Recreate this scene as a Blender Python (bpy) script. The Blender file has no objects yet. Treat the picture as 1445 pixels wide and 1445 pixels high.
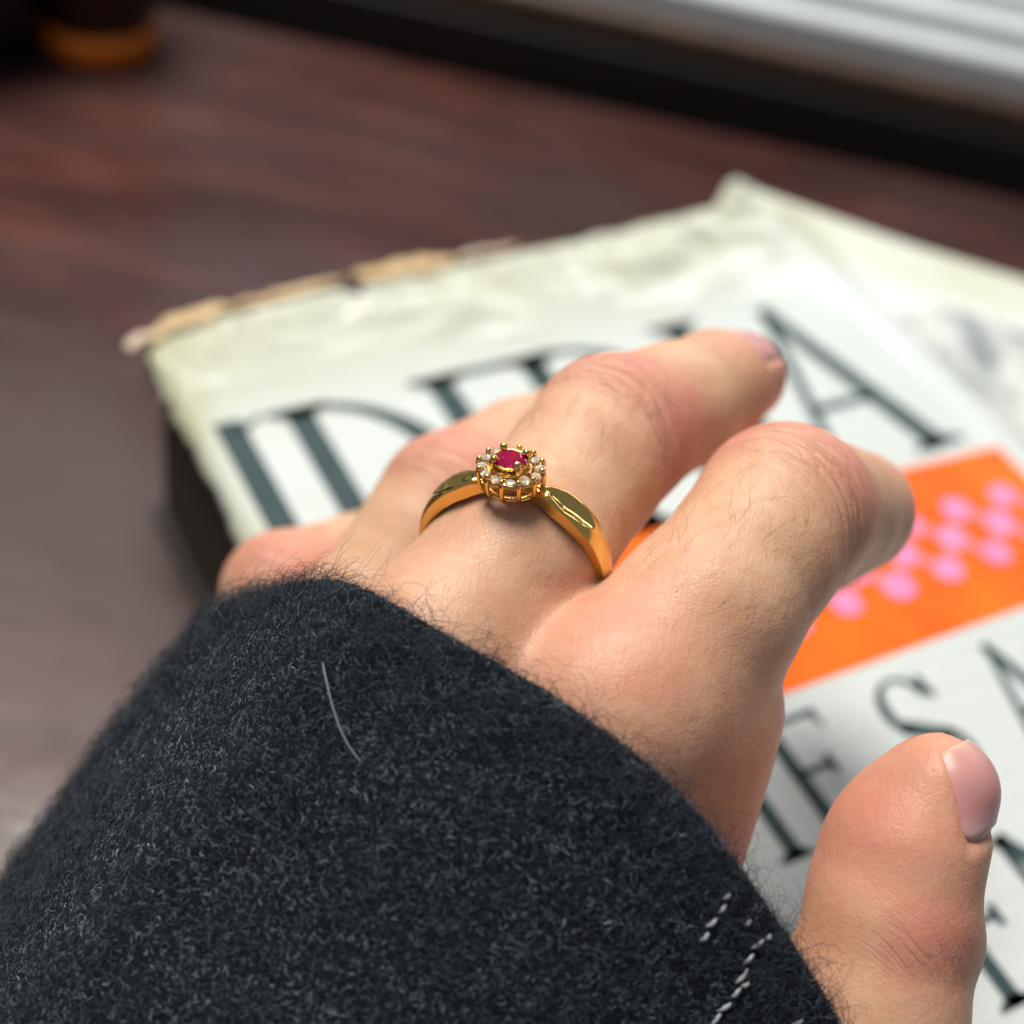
import bpy, bmesh, math, random
import numpy as np
from mathutils import Vector, Matrix
random.seed(7)
rng = np.random.default_rng(11)
sc = bpy.context.scene
MM = 0.001

# ------------------------------------------------------------------ camera
FOV = math.radians(38.0)
PITCH = math.radians(45.0)
ROLL = math.radians(12.7)
CAMH = 230.0                                   # mm above the table top
FPX = 722.5 / math.tan(FOV / 2)
_r0 = np.array([1.0, 0, 0]); FWD = np.array([0, math.cos(PITCH), -math.sin(PITCH)])
_u0 = np.array([0, math.sin(PITCH), math.cos(PITCH)])
CX = math.cos(ROLL) * _r0 + math.sin(ROLL) * _u0
CY = -math.sin(ROLL) * _r0 + math.cos(ROLL) * _u0
CAMP = np.array([0, 0, CAMH])
cd = bpy.data.cameras.new('camera'); cam = bpy.data.objects.new('camera', cd)
sc.collection.objects.link(cam); sc.camera = cam
cam.matrix_world = Matrix(((CX[0], CY[0], -FWD[0], 0), (CX[1], CY[1], -FWD[1], 0), (CX[2], CY[2], -FWD[2], CAMH * MM), (0, 0, 0, 1)))
cd.sensor_width = 36; cd.lens = 18 / math.tan(FOV / 2); cd.clip_start = 0.01; cd.clip_end = 20
cd.dof.use_dof = True; cd.dof.focus_distance = 0.156; cd.dof.aperture_fstop = cd.lens / 4.6

# ------------------------------------------------------------------ light
w = bpy.data.worlds.new('World'); sc.world = w; w.use_nodes = True
bg = w.node_tree.nodes['Background']; bg.inputs[0].default_value = (0.80, 0.88, 1.0, 1); bg.inputs[1].default_value = 0.22
def area(name, loc, target, sx, sy, power, col):
    l = bpy.data.lights.new(name, 'AREA'); l.shape = 'RECTANGLE'; l.size = sx; l.size_y = sy; l.energy = power; l.color = col
    o = bpy.data.objects.new(name, l); sc.collection.objects.link(o); o.location = loc
    o.rotation_euler = (Vector(target) - Vector(loc)).to_track_quat('-Z', 'Y').to_euler()
    return o
area('window_light', (0.10, 1.10, 0.44), (0, 0.15, 0.08), 1.3, 0.28, 4.6, (0.93, 0.97, 1.0))
area('overhead_light', (-0.32, 0.40, 1.0), (0, 0.15, 0.08), 0.42, 0.36, 15.2, (1.0, 0.95, 0.88))  # soft lamp high overhead, source unseen, placed for light from above
vs = sc.view_settings; vs.view_transform = 'Standard'; vs.look = 'None'; vs.exposure = 0.0; vs.gamma = 1.0; vs.use_curve_mapping = False

# ------------------------------------------------------------------ helpers
def W(px, py, d):
    """point (mm) seen through photo pixel px,py at depth d mm"""
    return CAMP + ((px - 722.5) / FPX * CX - (py - 722.5) / FPX * CY + FWD) * d
def onz(px, py, z):
    v = W(px, py, 1.0) - CAMP
    return CAMP + v * (z - CAMH) / v[2]
def nrm(v):
    v = np.asarray(v, float); return v / np.linalg.norm(v)

class NT:
    def __init__(s, name):
        s.m = bpy.data.materials.new(name); s.m.use_nodes = True; s.t = s.m.node_tree; s.t.nodes.clear()
        s.o = s.n('ShaderNodeOutputMaterial'); s.p = s.n('ShaderNodeBsdfPrincipled'); s.l(s.p.outputs[0], s.o.inputs[0])
    def n(s, t, **k):
        x = s.t.nodes.new(t)
        for a, b in k.items(): setattr(x, a, b)
        return x
    def l(s, a, b): s.t.links.new(a, b)
    def put(s, v, i):
        if v is None: return
        if hasattr(v, 'node'): s.l(v, i)
        elif isinstance(v, (tuple, list)) and i.type == 'RGBA' and len(v) == 3: i.default_value = (*v, 1)
        else: i.default_value = v
    def set(s, **k):
        for a, b in k.items(): s.put(b, s.p.inputs[a.replace('_', ' ')])
        return s
    def coord(s): return s.n('ShaderNodeTexCoord').outputs['Object']
    def attr(s, name, out='Fac'): return s.n('ShaderNodeAttribute', attribute_name=name).outputs[out]
    def mapping(s, v, scale=(1, 1, 1), rot=(0, 0, 0), loc=(0, 0, 0)):
        x = s.n('ShaderNodeMapping'); s.l(v, x.inputs[0]); x.inputs['Scale'].default_value = scale; x.inputs['Rotation'].default_value = rot; x.inputs['Location'].default_value = loc
        return x.outputs[0]
    def noise(s, v, scale, detail=3, rough=.5, dist=0, out='Fac'):
        x = s.n('ShaderNodeTexNoise'); s.put(v, x.inputs['Vector']); x.inputs['Scale'].default_value = scale
        x.inputs['Detail'].default_value = detail; x.inputs['Roughness'].default_value = rough; x.inputs['Distortion'].default_value = dist
        return x.outputs[out]
    def voronoi(s, v, scale, feature='F1', out='Distance'):
        x = s.n('ShaderNodeTexVoronoi', feature=feature); s.put(v, x.inputs['Vector']); x.inputs['Scale'].default_value = scale
        return x.outputs[out]
    def math(s, op, a, b=0.0, c=0.0, clamp=False):
        x = s.n('ShaderNodeMath', operation=op, use_clamp=clamp); s.put(a, x.inputs[0]); s.put(b, x.inputs[1]); s.put(c, x.inputs[2]); return x.outputs[0]
    def mix(s, f, a, b, blend='MIX'):
        x = s.n('ShaderNodeMix', data_type='RGBA', blend_type=blend); s.put(f, x.inputs[0]); s.put(a, x.inputs[6]); s.put(b, x.inputs[7]); return x.outputs[2]
    def ramp(s, f, stops):
        x = s.n('ShaderNodeValToRGB'); s.put(f, x.inputs[0]); e = x.color_ramp.elements
        while len(e) < len(stops): e.new(0.5)
        for k, (p, c) in zip(e, stops): k.position = p; k.color = (*c, 1) if len(c) == 3 else c
        return x.outputs[0]
    def rng(s, f, a, b, c=0.0, d=1.0):
        x = s.n('ShaderNodeMapRange'); s.put(f, x.inputs[0])
        for i, v in enumerate((a, b, c, d)): x.inputs[i + 1].default_value = v
        return x.outputs[0]
    def bump(s, h, dist, strength=1.0, prev=None):
        x = s.n('ShaderNodeBump'); s.put(h, x.inputs['Height']); x.inputs['Distance'].default_value = dist; x.inputs['Strength'].default_value = strength
        if prev is not None: s.l(prev, x.inputs['Normal'])
        return x.outputs[0]

OFF = {}
def tag(o, label=None, cat=None, kind=None):
    if label: o['label'] = label
    if cat: o['category'] = cat
    if kind: o['kind'] = kind
    return o
def thing(name, label, cat, loc):
    o = bpy.data.objects.new(name, None); sc.collection.objects.link(o); o.empty_display_size = 0.01
    o.location = Vector(loc) * MM; OFF[o.name] = np.asarray(loc, float)
    return tag(o, label, cat)
def mesh(name, V, Fc, mat, parent=None, smooth=True, attrs=None, loc=None):
    """V in world mm; parent decides the local origin"""
    off = OFF[parent.name] if parent is not None else np.asarray(loc if loc is not None else (0, 0, 0), float)
    me = bpy.data.meshes.new(name); V = (np.asarray(V, float) - off) * MM
    if isinstance(Fc, np.ndarray):
        me.vertices.add(len(V)); me.vertices.foreach_set('co', V.astype(np.float32).ravel())
        k = Fc.shape[1]; me.loops.add(Fc.size); me.loops.foreach_set('vertex_index', Fc.astype(np.int32).ravel())
        me.polygons.add(len(Fc)); me.polygons.foreach_set('loop_start', np.arange(0, Fc.size, k, dtype=np.int32))
        me.update(calc_edges=True); me.validate()
    else:
        me.from_pydata([tuple(v) for v in V], [], Fc); me.update()
    if smooth: me.polygons.foreach_set('use_smooth', np.ones(len(me.polygons), bool))
    for k, a in (attrs or {}).items():
        a = np.asarray(a, np.float32)
        if a.ndim == 1: x = me.attributes.new(k, 'FLOAT', 'POINT'); x.data.foreach_set('value', a)
        else: x = me.attributes.new(k, 'FLOAT_VECTOR', 'POINT'); x.data.foreach_set('vector', a.ravel())
    me.materials.append(mat)
    o = bpy.data.objects.new(name, me); sc.collection.objects.link(o)
    if parent is not None: o.parent = parent
    else: o.location = Vector(off) * MM
    OFF[o.name] = off
    return o
def strands(name, pts, radii, mat, parent, tip=0.4):
    """pts (N,K,3) world mm, radii (N,) mm -> hair curves"""
    N, K, _ = pts.shape; off = OFF[parent.name]
    c = bpy.data.hair_curves.new(name); c.add_curves([K] * N)
    c.attributes['position'].data.foreach_set('vector', ((pts - off) * MM).astype(np.float32).ravel())
    r = radii[:, None] * np.linspace(1, tip, K)[None]
    a = c.attributes.get('radius') or c.attributes.new('radius', 'FLOAT', 'POINT')
    a.data.foreach_set('value', (r * MM).astype(np.float32).ravel())
    c.materials.append(mat)
    o = bpy.data.objects.new(name, c); sc.collection.objects.link(o); o.parent = parent; OFF[o.name] = off
    o['kind'] = 'stuff'
    return o
def box_vf(a, b, bev=0):
    x0, y0, z0 = a; x1, y1, z1 = b
    bm = bmesh.new(); bmesh.ops.create_cube(bm, size=1)
    for v in bm.verts: v.co = Vector(((x0 + x1) / 2 + v.co.x * (x1 - x0), (y0 + y1) / 2 + v.co.y * (y1 - y0), (z0 + z1) / 2 + v.co.z * (z1 - z0)))
    if bev: bmesh.ops.bevel(bm, geom=bm.edges[:], offset=bev, segments=3, affect='EDGES', profile=.5)
    bm.verts.index_update(); V = [v.co[:] for v in bm.verts]; Fc = [[v.index for v in f.verts] for f in bm.faces]; bm.free()
    return V, Fc
def lathe_vf(prof, c, n=48):
    V = []; Fc = []
    for r, z in prof:
        for k in range(n):
            t = 2 * math.pi * k / n; V.append((c[0] + r * math.cos(t), c[1] + r * math.sin(t), c[2] + z))
    for i in range(len(prof) - 1):
        for k in range(n): Fc.append((i * n + k, i * n + (k + 1) % n, (i + 1) * n + (k + 1) % n, (i + 1) * n + k))
    Fc.append(tuple(range(n))[::-1]); Fc.append(tuple((len(prof) - 1) * n + k for k in range(n)))
    return V, Fc
def _hash(i, j, s): 
    x = np.sin(i * 127.1 + j * 311.7 + s * 74.7) * 43758.5453; return x - np.floor(x)
def vnoise(x, y, s=0):
    x = np.asarray(x, float); y = np.asarray(y, float); i = np.floor(x); j = np.floor(y); u = x - i; v = y - j
    u = u * u * (3 - 2 * u); v = v * v * (3 - 2 * v)
    return (_hash(i, j, s) * (1 - u) + _hash(i + 1, j, s) * u) * (1 - v) + (_hash(i, j + 1, s) * (1 - u) + _hash(i + 1, j + 1, s) * u) * v

# ------------------------------------------------------------------ materials
def mat_wood():
    m = NT('table_wood'); c = m.coord(); g = m.mapping(c, (2.2, 14, 14), (0, 0, .35))
    n1 = m.noise(g, 5, 5, .6, 1.2); n2 = m.noise(c, 9, 3)
    col = m.ramp(n1, [(0.25, (.022, .008, .007)), (.5, (.070, .024, .020)), (.75, (.15, .048, .038))])
    col = m.mix(m.rng(n2, .35, .7), col, (.050, .030, .028))
    m.set(Base_Color=col, Roughness=m.rng(m.noise(c, 14, 4, .65, .6), .35, .65, .20, .50), Normal=m.bump(n1, .0004, .5)); m.p.inputs['Specular IOR Level'].default_value = .42
    return m.m
def mat_paint(name, col, rough=.45, amp=.12):
    m = NT(name); c = m.coord(); n = m.noise(c, 60, 4); d = tuple(x * (1 - amp * 2) for x in col)
    m.set(Base_Color=m.mix(m.rng(n, .35, .7), col, d), Roughness=rough, Normal=m.bump(n, .0003, .4)); return m.m
def mat_gold():
    m = NT('gold'); c = m.coord(); n = m.noise(c, 900, 3); s = m.noise(m.mapping(c, (3000, 500, 900)), 1, 2)
    m.set(Base_Color=m.mix(n, (.88, .58, .18), (.82, .51, .15)), Metallic=1.0, Roughness=m.rng(n, .3, .7, .07, .20), Normal=m.bump(s, .00002, .35)); return m.m
def mat_gem(name, col, ior, trans, rough=.02):
    m = NT(name); n = m.noise(m.coord(), 1500, 2)
    m.set(Base_Color=m.mix(m.math('MULTIPLY', n, .35), col, tuple(x * .6 for x in col)), Roughness=rough, IOR=ior, Transmission_Weight=trans); return m.m
def mat_skin():
    m = NT('skin'); c = m.coord()
    red = m.attr('red'); wr = m.attr('wr'); wc = m.attr('wc', 'Vector')
    n1 = m.noise(c, 120, 5, .65, .5); n2 = m.noise(c, 420, 3, .6)
    col = m.mix(m.rng(n1, .40, .62), (.62, .378, .232), (.555, .300, .175))
    col = m.mix(m.math('MULTIPLY', m.rng(n2, .45, .75), .35), col, (.63, .40, .27))
    col = m.mix(m.math('MULTIPLY', red, m.rng(n1, .2, .7, .65, 1.0), clamp=True), col, (.60, .215, .155))
    # transverse creases at the joints
    fold = m.noise(m.mapping(wc, (1.0, .09, 1)), 1, 3, .6, .5)
    fold = m.math('ABSOLUTE', m.math('SUBTRACT', fold, .5)); fold = m.rng(fold, 0, .07)
    crease = m.math('MULTIPLY', m.math('SUBTRACT', 1, fold), wr)
    col = m.mix(m.math('MULTIPLY', crease, .26, clamp=True), col, (.44, .19, .13))
    cell = m.voronoi(m.mapping(c, (1, 1.6, 1), (.3, .5, .9)), 1750, 'DISTANCE_TO_EDGE'); cell = m.math('MULTIPLY', m.rng(cell, 0, .2), m.rng(n1, .3, .65, .35, 1.0)); lines = m.noise(m.mapping(c, (1, .18, .4), (.5, .3, .75)), 2400, 3, .6)
    fine = m.noise(c, 2600, 2)
    b = m.bump(cell, .00004, .4); b = m.bump(fine, .00007, .45, b); b = m.bump(lines, .00012, .45, b); b = m.bump(n2, .00025, .5, b)
    b = m.bump(m.math('MULTIPLY', crease, -1), .00026, .8, b)
    m.set(Base_Color=col, Roughness=m.rng(fine, .3, .7, .42, .60), Normal=b, Subsurface_Weight=.18, Subsurface_Radius=(1.0, .35, .18), Subsurface_Scale=.0016)
    m.p.inputs['Specular IOR Level'].default_value = .45; m.p.subsurface_method = 'RANDOM_WALK'
    return m.m
def mat_nail():
    m = NT('nail'); a = m.attr('along'); n = m.noise(m.mapping(m.attr('uv', 'Vector'), (2, 22, 1)), 1, 3)
    col = m.ramp(a, [(0, (.60, .32, .28)), (.18, (.59, .33, .31)), (.30, (.52, .215, .215)), (.80, (.55, .25, .22)), (.95, (.58, .32, .24)), (1, (.62, .42, .31))])
    m.set(Base_Color=m.mix(m.math('MULTIPLY', n, .3), col, (.66, .42, .40)), Roughness=.40, Subsurface_Weight=.15, Subsurface_Radius=(1, .4, .3), Subsurface_Scale=.001, Normal=m.bump(n, .00005, .3)); return m.m
def mat_strand(name, stops, rough=.6, spec=.3):
    m = NT(name); h = m.n('ShaderNodeHairInfo'); pn = m.noise(m.coord(), 260, 3, .6); m.set(Base_Color=m.mix(m.rng(pn, .42, .60, 0.0, .92), m.ramp(h.outputs['Random'], stops), tuple(x * .45 for x in stops[len(stops) // 2][1])) if len(stops) > 4 else m.ramp(h.outputs['Random'], stops), Roughness=rough); m.p.inputs['Specular IOR Level'].default_value = spec; return m.m
def mat_wool():
    m = NT('wool_knit'); c = m.coord(); n = m.noise(c, 700, 4, .7); k = m.voronoi(c, 620); b = m.noise(c, 55, 2)
    col = m.ramp(n, [(.3, (.003, .004, .007)), (.55, (.010, .014, .022)), (.8, (.040, .052, .072))])
    m.set(Base_Color=m.mix(m.rng(b, .4, .7), col, (.008, .010, .014)), Roughness=.95, Normal=m.bump(k, .0008, .8), Sheen_Weight=.1); m.p.inputs['Specular IOR Level'].default_value = .1; return m.m
def mat_cover():
    m = NT('dust_jacket'); bc = m.attr('bk', 'Vector'); c = m.coord()
    e = m.attr('age_shade'); n = m.noise(c, 22, 4, .6); f = m.noise(c, 140, 3)
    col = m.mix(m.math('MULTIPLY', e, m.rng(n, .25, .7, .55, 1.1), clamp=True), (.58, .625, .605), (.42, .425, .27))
    col = m.mix(m.math('MULTIPLY', m.rng(f, .6, .8), .25), col, (.50, .45, .32))
    wv = m.noise(m.mapping(bc, (.05, .12, 1)), 1, 3, .5, 1.5)
    m.set(Base_Color=col, Roughness=m.rng(n, .3, .7, .42, .55), Normal=m.bump(wv, .0012, .35), Coat_Weight=.5, Coat_IOR=1.75, Coat_Roughness=.06); m.p.inputs['Specular IOR Level'].default_value = .3; (0); return m.m
def mat_print(name, col, col2, rough=.4, scale=60):
    m = NT(name); n = m.noise(m.coord(), scale, 4, .6); m.set(Base_Color=m.mix(m.rng(n, .35, .7), col, col2), Roughness=rough); m.p.inputs['Specular IOR Level'].default_value = .2; return m.m

WOOD = mat_wood(); GOLD = mat_gold(); SKIN = mat_skin(); NAIL = mat_nail(); WOOL = mat_wool(); COVER = mat_cover()

# ------------------------------------------------------------------ setting: table and window
tb = thing('table', 'dark reddish brown wooden table top under the book', 'table', (0, 150, 0))
V, Fc = box_vf((-420, -330, -26), (420, 409, 0), 1.5); mesh('table_top', V, Fc, WOOD, tb, False)

DARKW = mat_paint('shaded_sill_wood', (.005, .004, .0035), .6); BROWNW = mat_paint('brown_wood', (.10, .065, .045), .5)  # near-black wood colour includes the shade on the sill's room side
WHITE = mat_paint('white_window_paint', (.68, .74, .76), .35, .04)
wf = thing('window_frame', 'white grooved window frame on a dark wooden sill behind the table', 'window frame', (0, 440, 0))
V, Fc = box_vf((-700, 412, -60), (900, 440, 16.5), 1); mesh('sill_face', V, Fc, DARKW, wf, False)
V, Fc = box_vf((-700, 414, 16.8), (900, 446, 27.5), 2.5); mesh('sill_nosing', V, Fc, BROWNW, wf)
prof = [(418, 27.8), (418, 36), (419.5, 37.5), (424, 38), (424, 44), (427, 45), (430, 42.5), (433, 45), (433, 50), (437, 52), (437, 58), (441, 56), (444, 60), (444, 95), (470, 95), (470, 27.8)]
V = [(x, y, z) for x in (-700, 900) for y, z in prof]; k = len(prof)
Fc = [(i, (i + 1) % k, k + (i + 1) % k, k + i) for i in range(k)] + [tuple(range(k))[::-1], tuple(range(k, 2 * k))]
o = mesh('sash_rail', V, Fc, WHITE, wf, False); bv = o.modifiers.new('bevel', 'BEVEL'); bv.width = .0006; bv.segments = 2

# ------------------------------------------------------------------ amber jar
J = onz(140, 62, 0)
jr = thing('amber_jar', 'amber brown glass jar with the glow of light coloured into its orange base on the table', 'jar', (J[0], J[1], 0))
m = NT('amber_glass'); n = m.noise(m.coord(), 40, 2); m.set(Base_Color=m.mix(n, (.07, .028, .006), (.045, .018, .004)), Roughness=.04, Transmission_Weight=.9, IOR=1.5); AMB = m.m
m = NT('amber_base_glow'); n = m.noise(m.coord(), 60, 2); m.set(Base_Color=m.mix(n, (.90, .20, .005), (.78, .22, .010)), Roughness=.08, Transmission_Weight=.25, Subsurface_Weight=1.0, Subsurface_Radius=(1, .5, .1), Subsurface_Scale=.006, IOR=1.45); AMB2 = m.m  # bright orange colour stands in for light passing through the glass
JC = (J[0], J[1], 0)
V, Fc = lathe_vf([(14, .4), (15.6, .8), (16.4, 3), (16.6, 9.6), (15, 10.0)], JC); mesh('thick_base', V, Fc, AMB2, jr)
V, Fc = lathe_vf([(14.5, 10.2), (16.3, 10.8), (16.6, 13), (16.6, 62), (15, 64), (13.5, 66), (13.5, 72), (12.2, 72), (12.2, 65), (14.8, 61), (14.8, 12), (10, 11.6)], JC); mesh('glass_wall', V, Fc, AMB, jr)
V, Fc = lathe_vf([(12, 12.2), (14.4, 12.8), (14.4, 48), (13, 48.2)], JC); mesh('dark_contents', V, Fc, mat_paint('dark_contents', (.006, .003, .002), .4), jr)

# ------------------------------------------------------------------ dark pot in the far corner
PT = onz(-62, 40, 0)
pot = thing('dark_pot', 'round black pot at the left corner of the picture beside the amber jar', 'pot', (PT[0], PT[1], 0))
POTM = mat_paint('black_glaze', (.006, .005, .005), .35)
V, Fc = lathe_vf([(18, .3), (24, .6), (27, 4), (29, 20), (31, 40), (31.5, 62), (30, 70), (27, 70), (26, 64), (26, 30), (20, 20)], (PT[0], PT[1], 0)); mesh('pot_body', V, Fc, POTM, pot)
V, Fc = lathe_vf([(31.7, 60), (33, 61), (33.4, 64), (33, 68), (31, 70.4), (30.2, 70.4)], (PT[0], PT[1], 0)); mesh('pot_rim', V, Fc, POTM, pot)

# ------------------------------------------------------------------ book
BZ = 45.0; BO = np.array([-74.2, 206.8]); E1 = np.array([.8, .6]); E2 = np.array([.6, -.8])
def etop(e1):
    e1 = np.asarray(e1, float)
    return np.interp(e1, [-4, 0, 8, 30, 44, 46, 70, 100, 138, 143, 147, 152, 196, 300], [1, 0, -3.5, -6, -6.5, -6.8, -7, -7.5, -10, -13.6, -14.8, -10, 34.5, 140])
def zc(e1, e2):
    e1 = np.asarray(e1, float); e2 = np.asarray(e2, float)
    t = e2 - etop(e1)
    z = BZ + 0 * e1
    m = np.clip(1 - (e2 - 6) / 16, 0, 1) * np.clip(t / 4, 0, 1) * np.clip(1 - (e1 - 140) / 10, 0, 1)
    wv = np.sin((e1 * .16 + e2 * .34) + 2.5 * vnoise(e1 * .07, e2 * .13, 3)) * vnoise(e1 * .05, e2 * .08, 5)
    rd = lambda x, y, s_: (1 - np.abs(2 * vnoise(x, y, s_) - 1)) ** 3
    z += m * (.9 * wv + 1.5 * rd(e1 * .055 + e2 * .03, e2 * .10 - e1 * .02, 12) + .7 * rd(e1 * .16, e2 * .2, 15) + .5 * (vnoise(e1 * .3, e2 * .4, 8) - .5) - .6)
    z -= 1.6 * np.clip(1 - t / 3.0, 0, 1) ** 2 * (e1 < 140)
    z -= 3.2 * np.clip(1 - (e1 + .5) / 4.0, 0, 1) ** 2
    z -= 1.0 * np.exp(-((e1 - 151.5) / 2.2) ** 2) * (e2 > -2)
    z -= 1.6 * np.clip((e1 - 153) / 25, 0, 1)
    z += 2.4 * np.exp(-((e1 - 145) ** 2 + (e2 + 13) ** 2) / 18)
    return z
def B3(e1, e2, dz=0.0):
    e1 = np.asarray(e1, float); e2 = np.asarray(e2, float)
    xy = BO + e1[..., None] * E1 + e2[..., None] * E2
    return np.concatenate([xy, (zc(e1, e2) + dz)[..., None]], -1)
bx, by = BO + 75 * E1 + 100 * E2
bk = thing('book', 'thick worn book with cream jacket, dark serif lettering and an orange dotted band', 'book', (bx, by, 0))
n1, n2 = 150, 150
u = np.concatenate([np.linspace(0, 12, 14), np.linspace(13, 140, 70), np.linspace(141, 205, n1 - 84)])
E1g = np.repeat(u[:, None], n2, 1); s = np.linspace(0, 1, n2) ** 1.35
tear = np.where(u < 140, (vnoise(u * .35, u * 0, 2) - .5) * 1.3 + (vnoise(u * 1.3, u * 0, 4) - .5) * .5, 0)
tear = tear + np.where(abs(u - 45) < 1.2, 4.5, 0)
top = etop(u) + tear
E2g = top[:, None] + (222 - top[:, None]) * s[None]
E1j = E1g + (np.clip(1 - E1g / 6, 0, 1)) * (vnoise(E2g * .4, E2g * 0, 6) - .5) * 1.2
P = B3(E1j, E2g).reshape(-1, 3)
age_shade = np.clip(1.35 - (E2g - etop(E1g)) / 28, 0, 1) * .85 + np.clip(1 - E1g / 9, 0, 1) * .7 + np.clip((E1g - 150) / 8, 0, 1) * np.clip(1 - (E2g - etop(E1g) - 12) / 25, 0, 1) * .6  # yellowed margins; the head is also coloured darker for weaker light there
idx = np.arange(n1 * n2).reshape(n1, n2)
Fq = np.stack([idx[:-1, :-1], idx[:-1, 1:], idx[1:, 1:], idx[1:, :-1]], -1).reshape(-1, 4)
_n = np.cross(P[Fq[0, 1]] - P[Fq[0, 0]], P[Fq[0, 3]] - P[Fq[0, 0]])
if _n[2] < 0: Fq = Fq[:, ::-1]
jk = mesh('dust_jacket', P, np.ascontiguousarray(Fq), COVER, bk, True, {'bk': np.stack([E1j.ravel(), E2g.ravel(), 0 * E1j.ravel()], -1), 'age_shade': np.clip(age_shade, 0, 1).ravel()})
so = jk.modifiers.new('thickness', 'SOLIDIFY'); so.thickness = .0007; so.offset = -1
# boards and page block (prisms of the same outline, inset)
def outline(ins):
    xs = np.concatenate([np.linspace(ins, 143, 30), [147], np.linspace(152, 200 - ins, 12)])
    pts = [(x, float(etop(x)) + ins + (1.2 if x < 140 else .2)) for x in xs] + [(200 - ins, 220 - ins), (ins, 220 - ins)]
    return np.array(pts)
def prism(name, pts, z0, z1, mat, parent, jitter=0):
    xy = BO + pts[:, :1] * E1 + pts[:, 1:] * E2; k = len(xy)
    V = [(x, y, z0) for x, y in xy] + [(x, y, z1) for x, y in xy]
    Fc = [(i, (i + 1) % k, k + (i + 1) % k, k + i) for i in range(k)] + [tuple(range(k))[::-1], tuple(range(k, 2 * k))]
    return mesh(name, V, Fc, mat, parent, False)
m = NT('page_edges'); c = m.coord(); n = m.noise(m.mapping(c, (12, 12, 420)), 1, 3); n2 = m.noise(c, 40, 3)
m.set(Base_Color=m.mix(n, m.mix(n2, (.016, .011, .007), (.006, .0045, .003)), (.085, .058, .034)), Roughness=.85, Normal=m.bump(n, .0006, .8)); PAGES = m.m
BOARD = mat_paint('cover_board', (.02, .016, .011), .8)
prism('front_board', outline(.9), 38.2, 41.2, BOARD, bk)
prism('page_block', outline(3.0), 3.1, 38.0, PAGES, bk)
prism('back_board', outline(.8), .2, 3.0, mat_paint('back_board', (.03, .022, .018), .7), bk)
# torn tan strips of bare board along the head of the jacket
TAN = mat_print('torn_cardboard', (.52, .36, .18), (.66, .50, .30), .85, 90); TAN2 = mat_print('torn_paper', (.60, .46, .34), (.72, .60, .46), .8, 90)
for a, b, wd, mt in ((-3.2, 3, 2.2, TAN2), (1, 20, 2.6, TAN), (20, 43.6, 1.7, TAN), (46, 69, 3.4, TAN), (70, 84, 1.2, TAN2)):
    xs = np.linspace(a, b, 26); fr = np.sin(np.linspace(0, math.pi, 26)) ** .35
    lo = etop(xs) - .8 - (.4 + wd * 1.2 * (0.5 + .7 * vnoise(xs * .5, xs * 0, a))) * fr * .6; hi = lo + wd * 1.5 * fr * (.8 + .5 * vnoise(xs * .8, xs * 0, b)) + .3
    za = BZ - 1.0 + .9 * vnoise(xs * .3, xs * 0, 9); zb = za + 1.0
    A = np.concatenate([BO + xs[:, None] * E1 + lo[:, None] * E2, za[:, None]], 1); Bq = np.concatenate([BO + xs[:, None] * E1 + hi[:, None] * E2, zb[:, None]], 1)
    o = mesh('torn_edge', np.concatenate([A, Bq]), [(i, 26 + i, 27 + i, i + 1) for i in range(25)], mt, bk)
    so = o.modifiers.new('thickness', 'SOLIDIFY'); so.thickness = .0009; so.offset = 0
# --- printing on the jacket: each letter is a flat part on the sheet
INK = mat_print('letter_ink', (.030, .058, .062), (.048, .078, .080), .4, 120)
def flat(name, quads, mat, dz=.12):
    V = []; Fc = []
    for q in quads:
        q = np.array(q, float); a = np.cross(q[1] - q[0], q[2] - q[0])
        if a > 0: q = q[::-1]                       # e1 x e2 points down: keep faces up
        b = len(V); V += list(B3(q[:, 0], q[:, 1], dz)); Fc.append(tuple(range(b, b + len(q))))
    return mesh(name, V, Fc, mat, bk, False)
def bar(x0, y0, x1, y1, w0, w1=None):
    w1 = w1 or w0; d = np.array([x1 - x0, y1 - y0]); n = np.array([-d[1], d[0]]) / np.linalg.norm(d)
    a = np.array([x0, y0]); b = np.array([x1, y1])
    return [[a + n * w0 / 2, b + n * w1 / 2, b - n * w1 / 2, a - n * w0 / 2]]
def serif(x, y, w, h, up):
    s_ = 1 if up else -1
    return [[(x - w / 2, y), (x + w / 2, y), (x + w / 2, y + s_ * h * .35), (x + w * .2, y + s_ * h), (x - w * .2, y + s_ * h), (x - w / 2, y + s_ * h * .35)]]
def arc(cx, cy, rx, ry, t0, t1, thick, thin, n=16):
    q = []; T = np.linspace(t0, t1, n + 1)
    def w(t): return thin + (thick - thin) * abs(math.cos(t)) ** 1.6
    for a, b in zip(T[:-1], T[1:]):
        q.append([(cx + rx * math.cos(a), cy + ry * math.sin(a)), (cx + rx * math.cos(b), cy + ry * math.sin(b)),
                  (cx + (rx - w(b)) * math.cos(b), cy + (ry - w(b) * .55) * math.sin(b)), (cx + (rx - w(a)) * math.cos(a), cy + (ry - w(a) * .55) * math.sin(a))])
    return q
PI = math.pi
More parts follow.
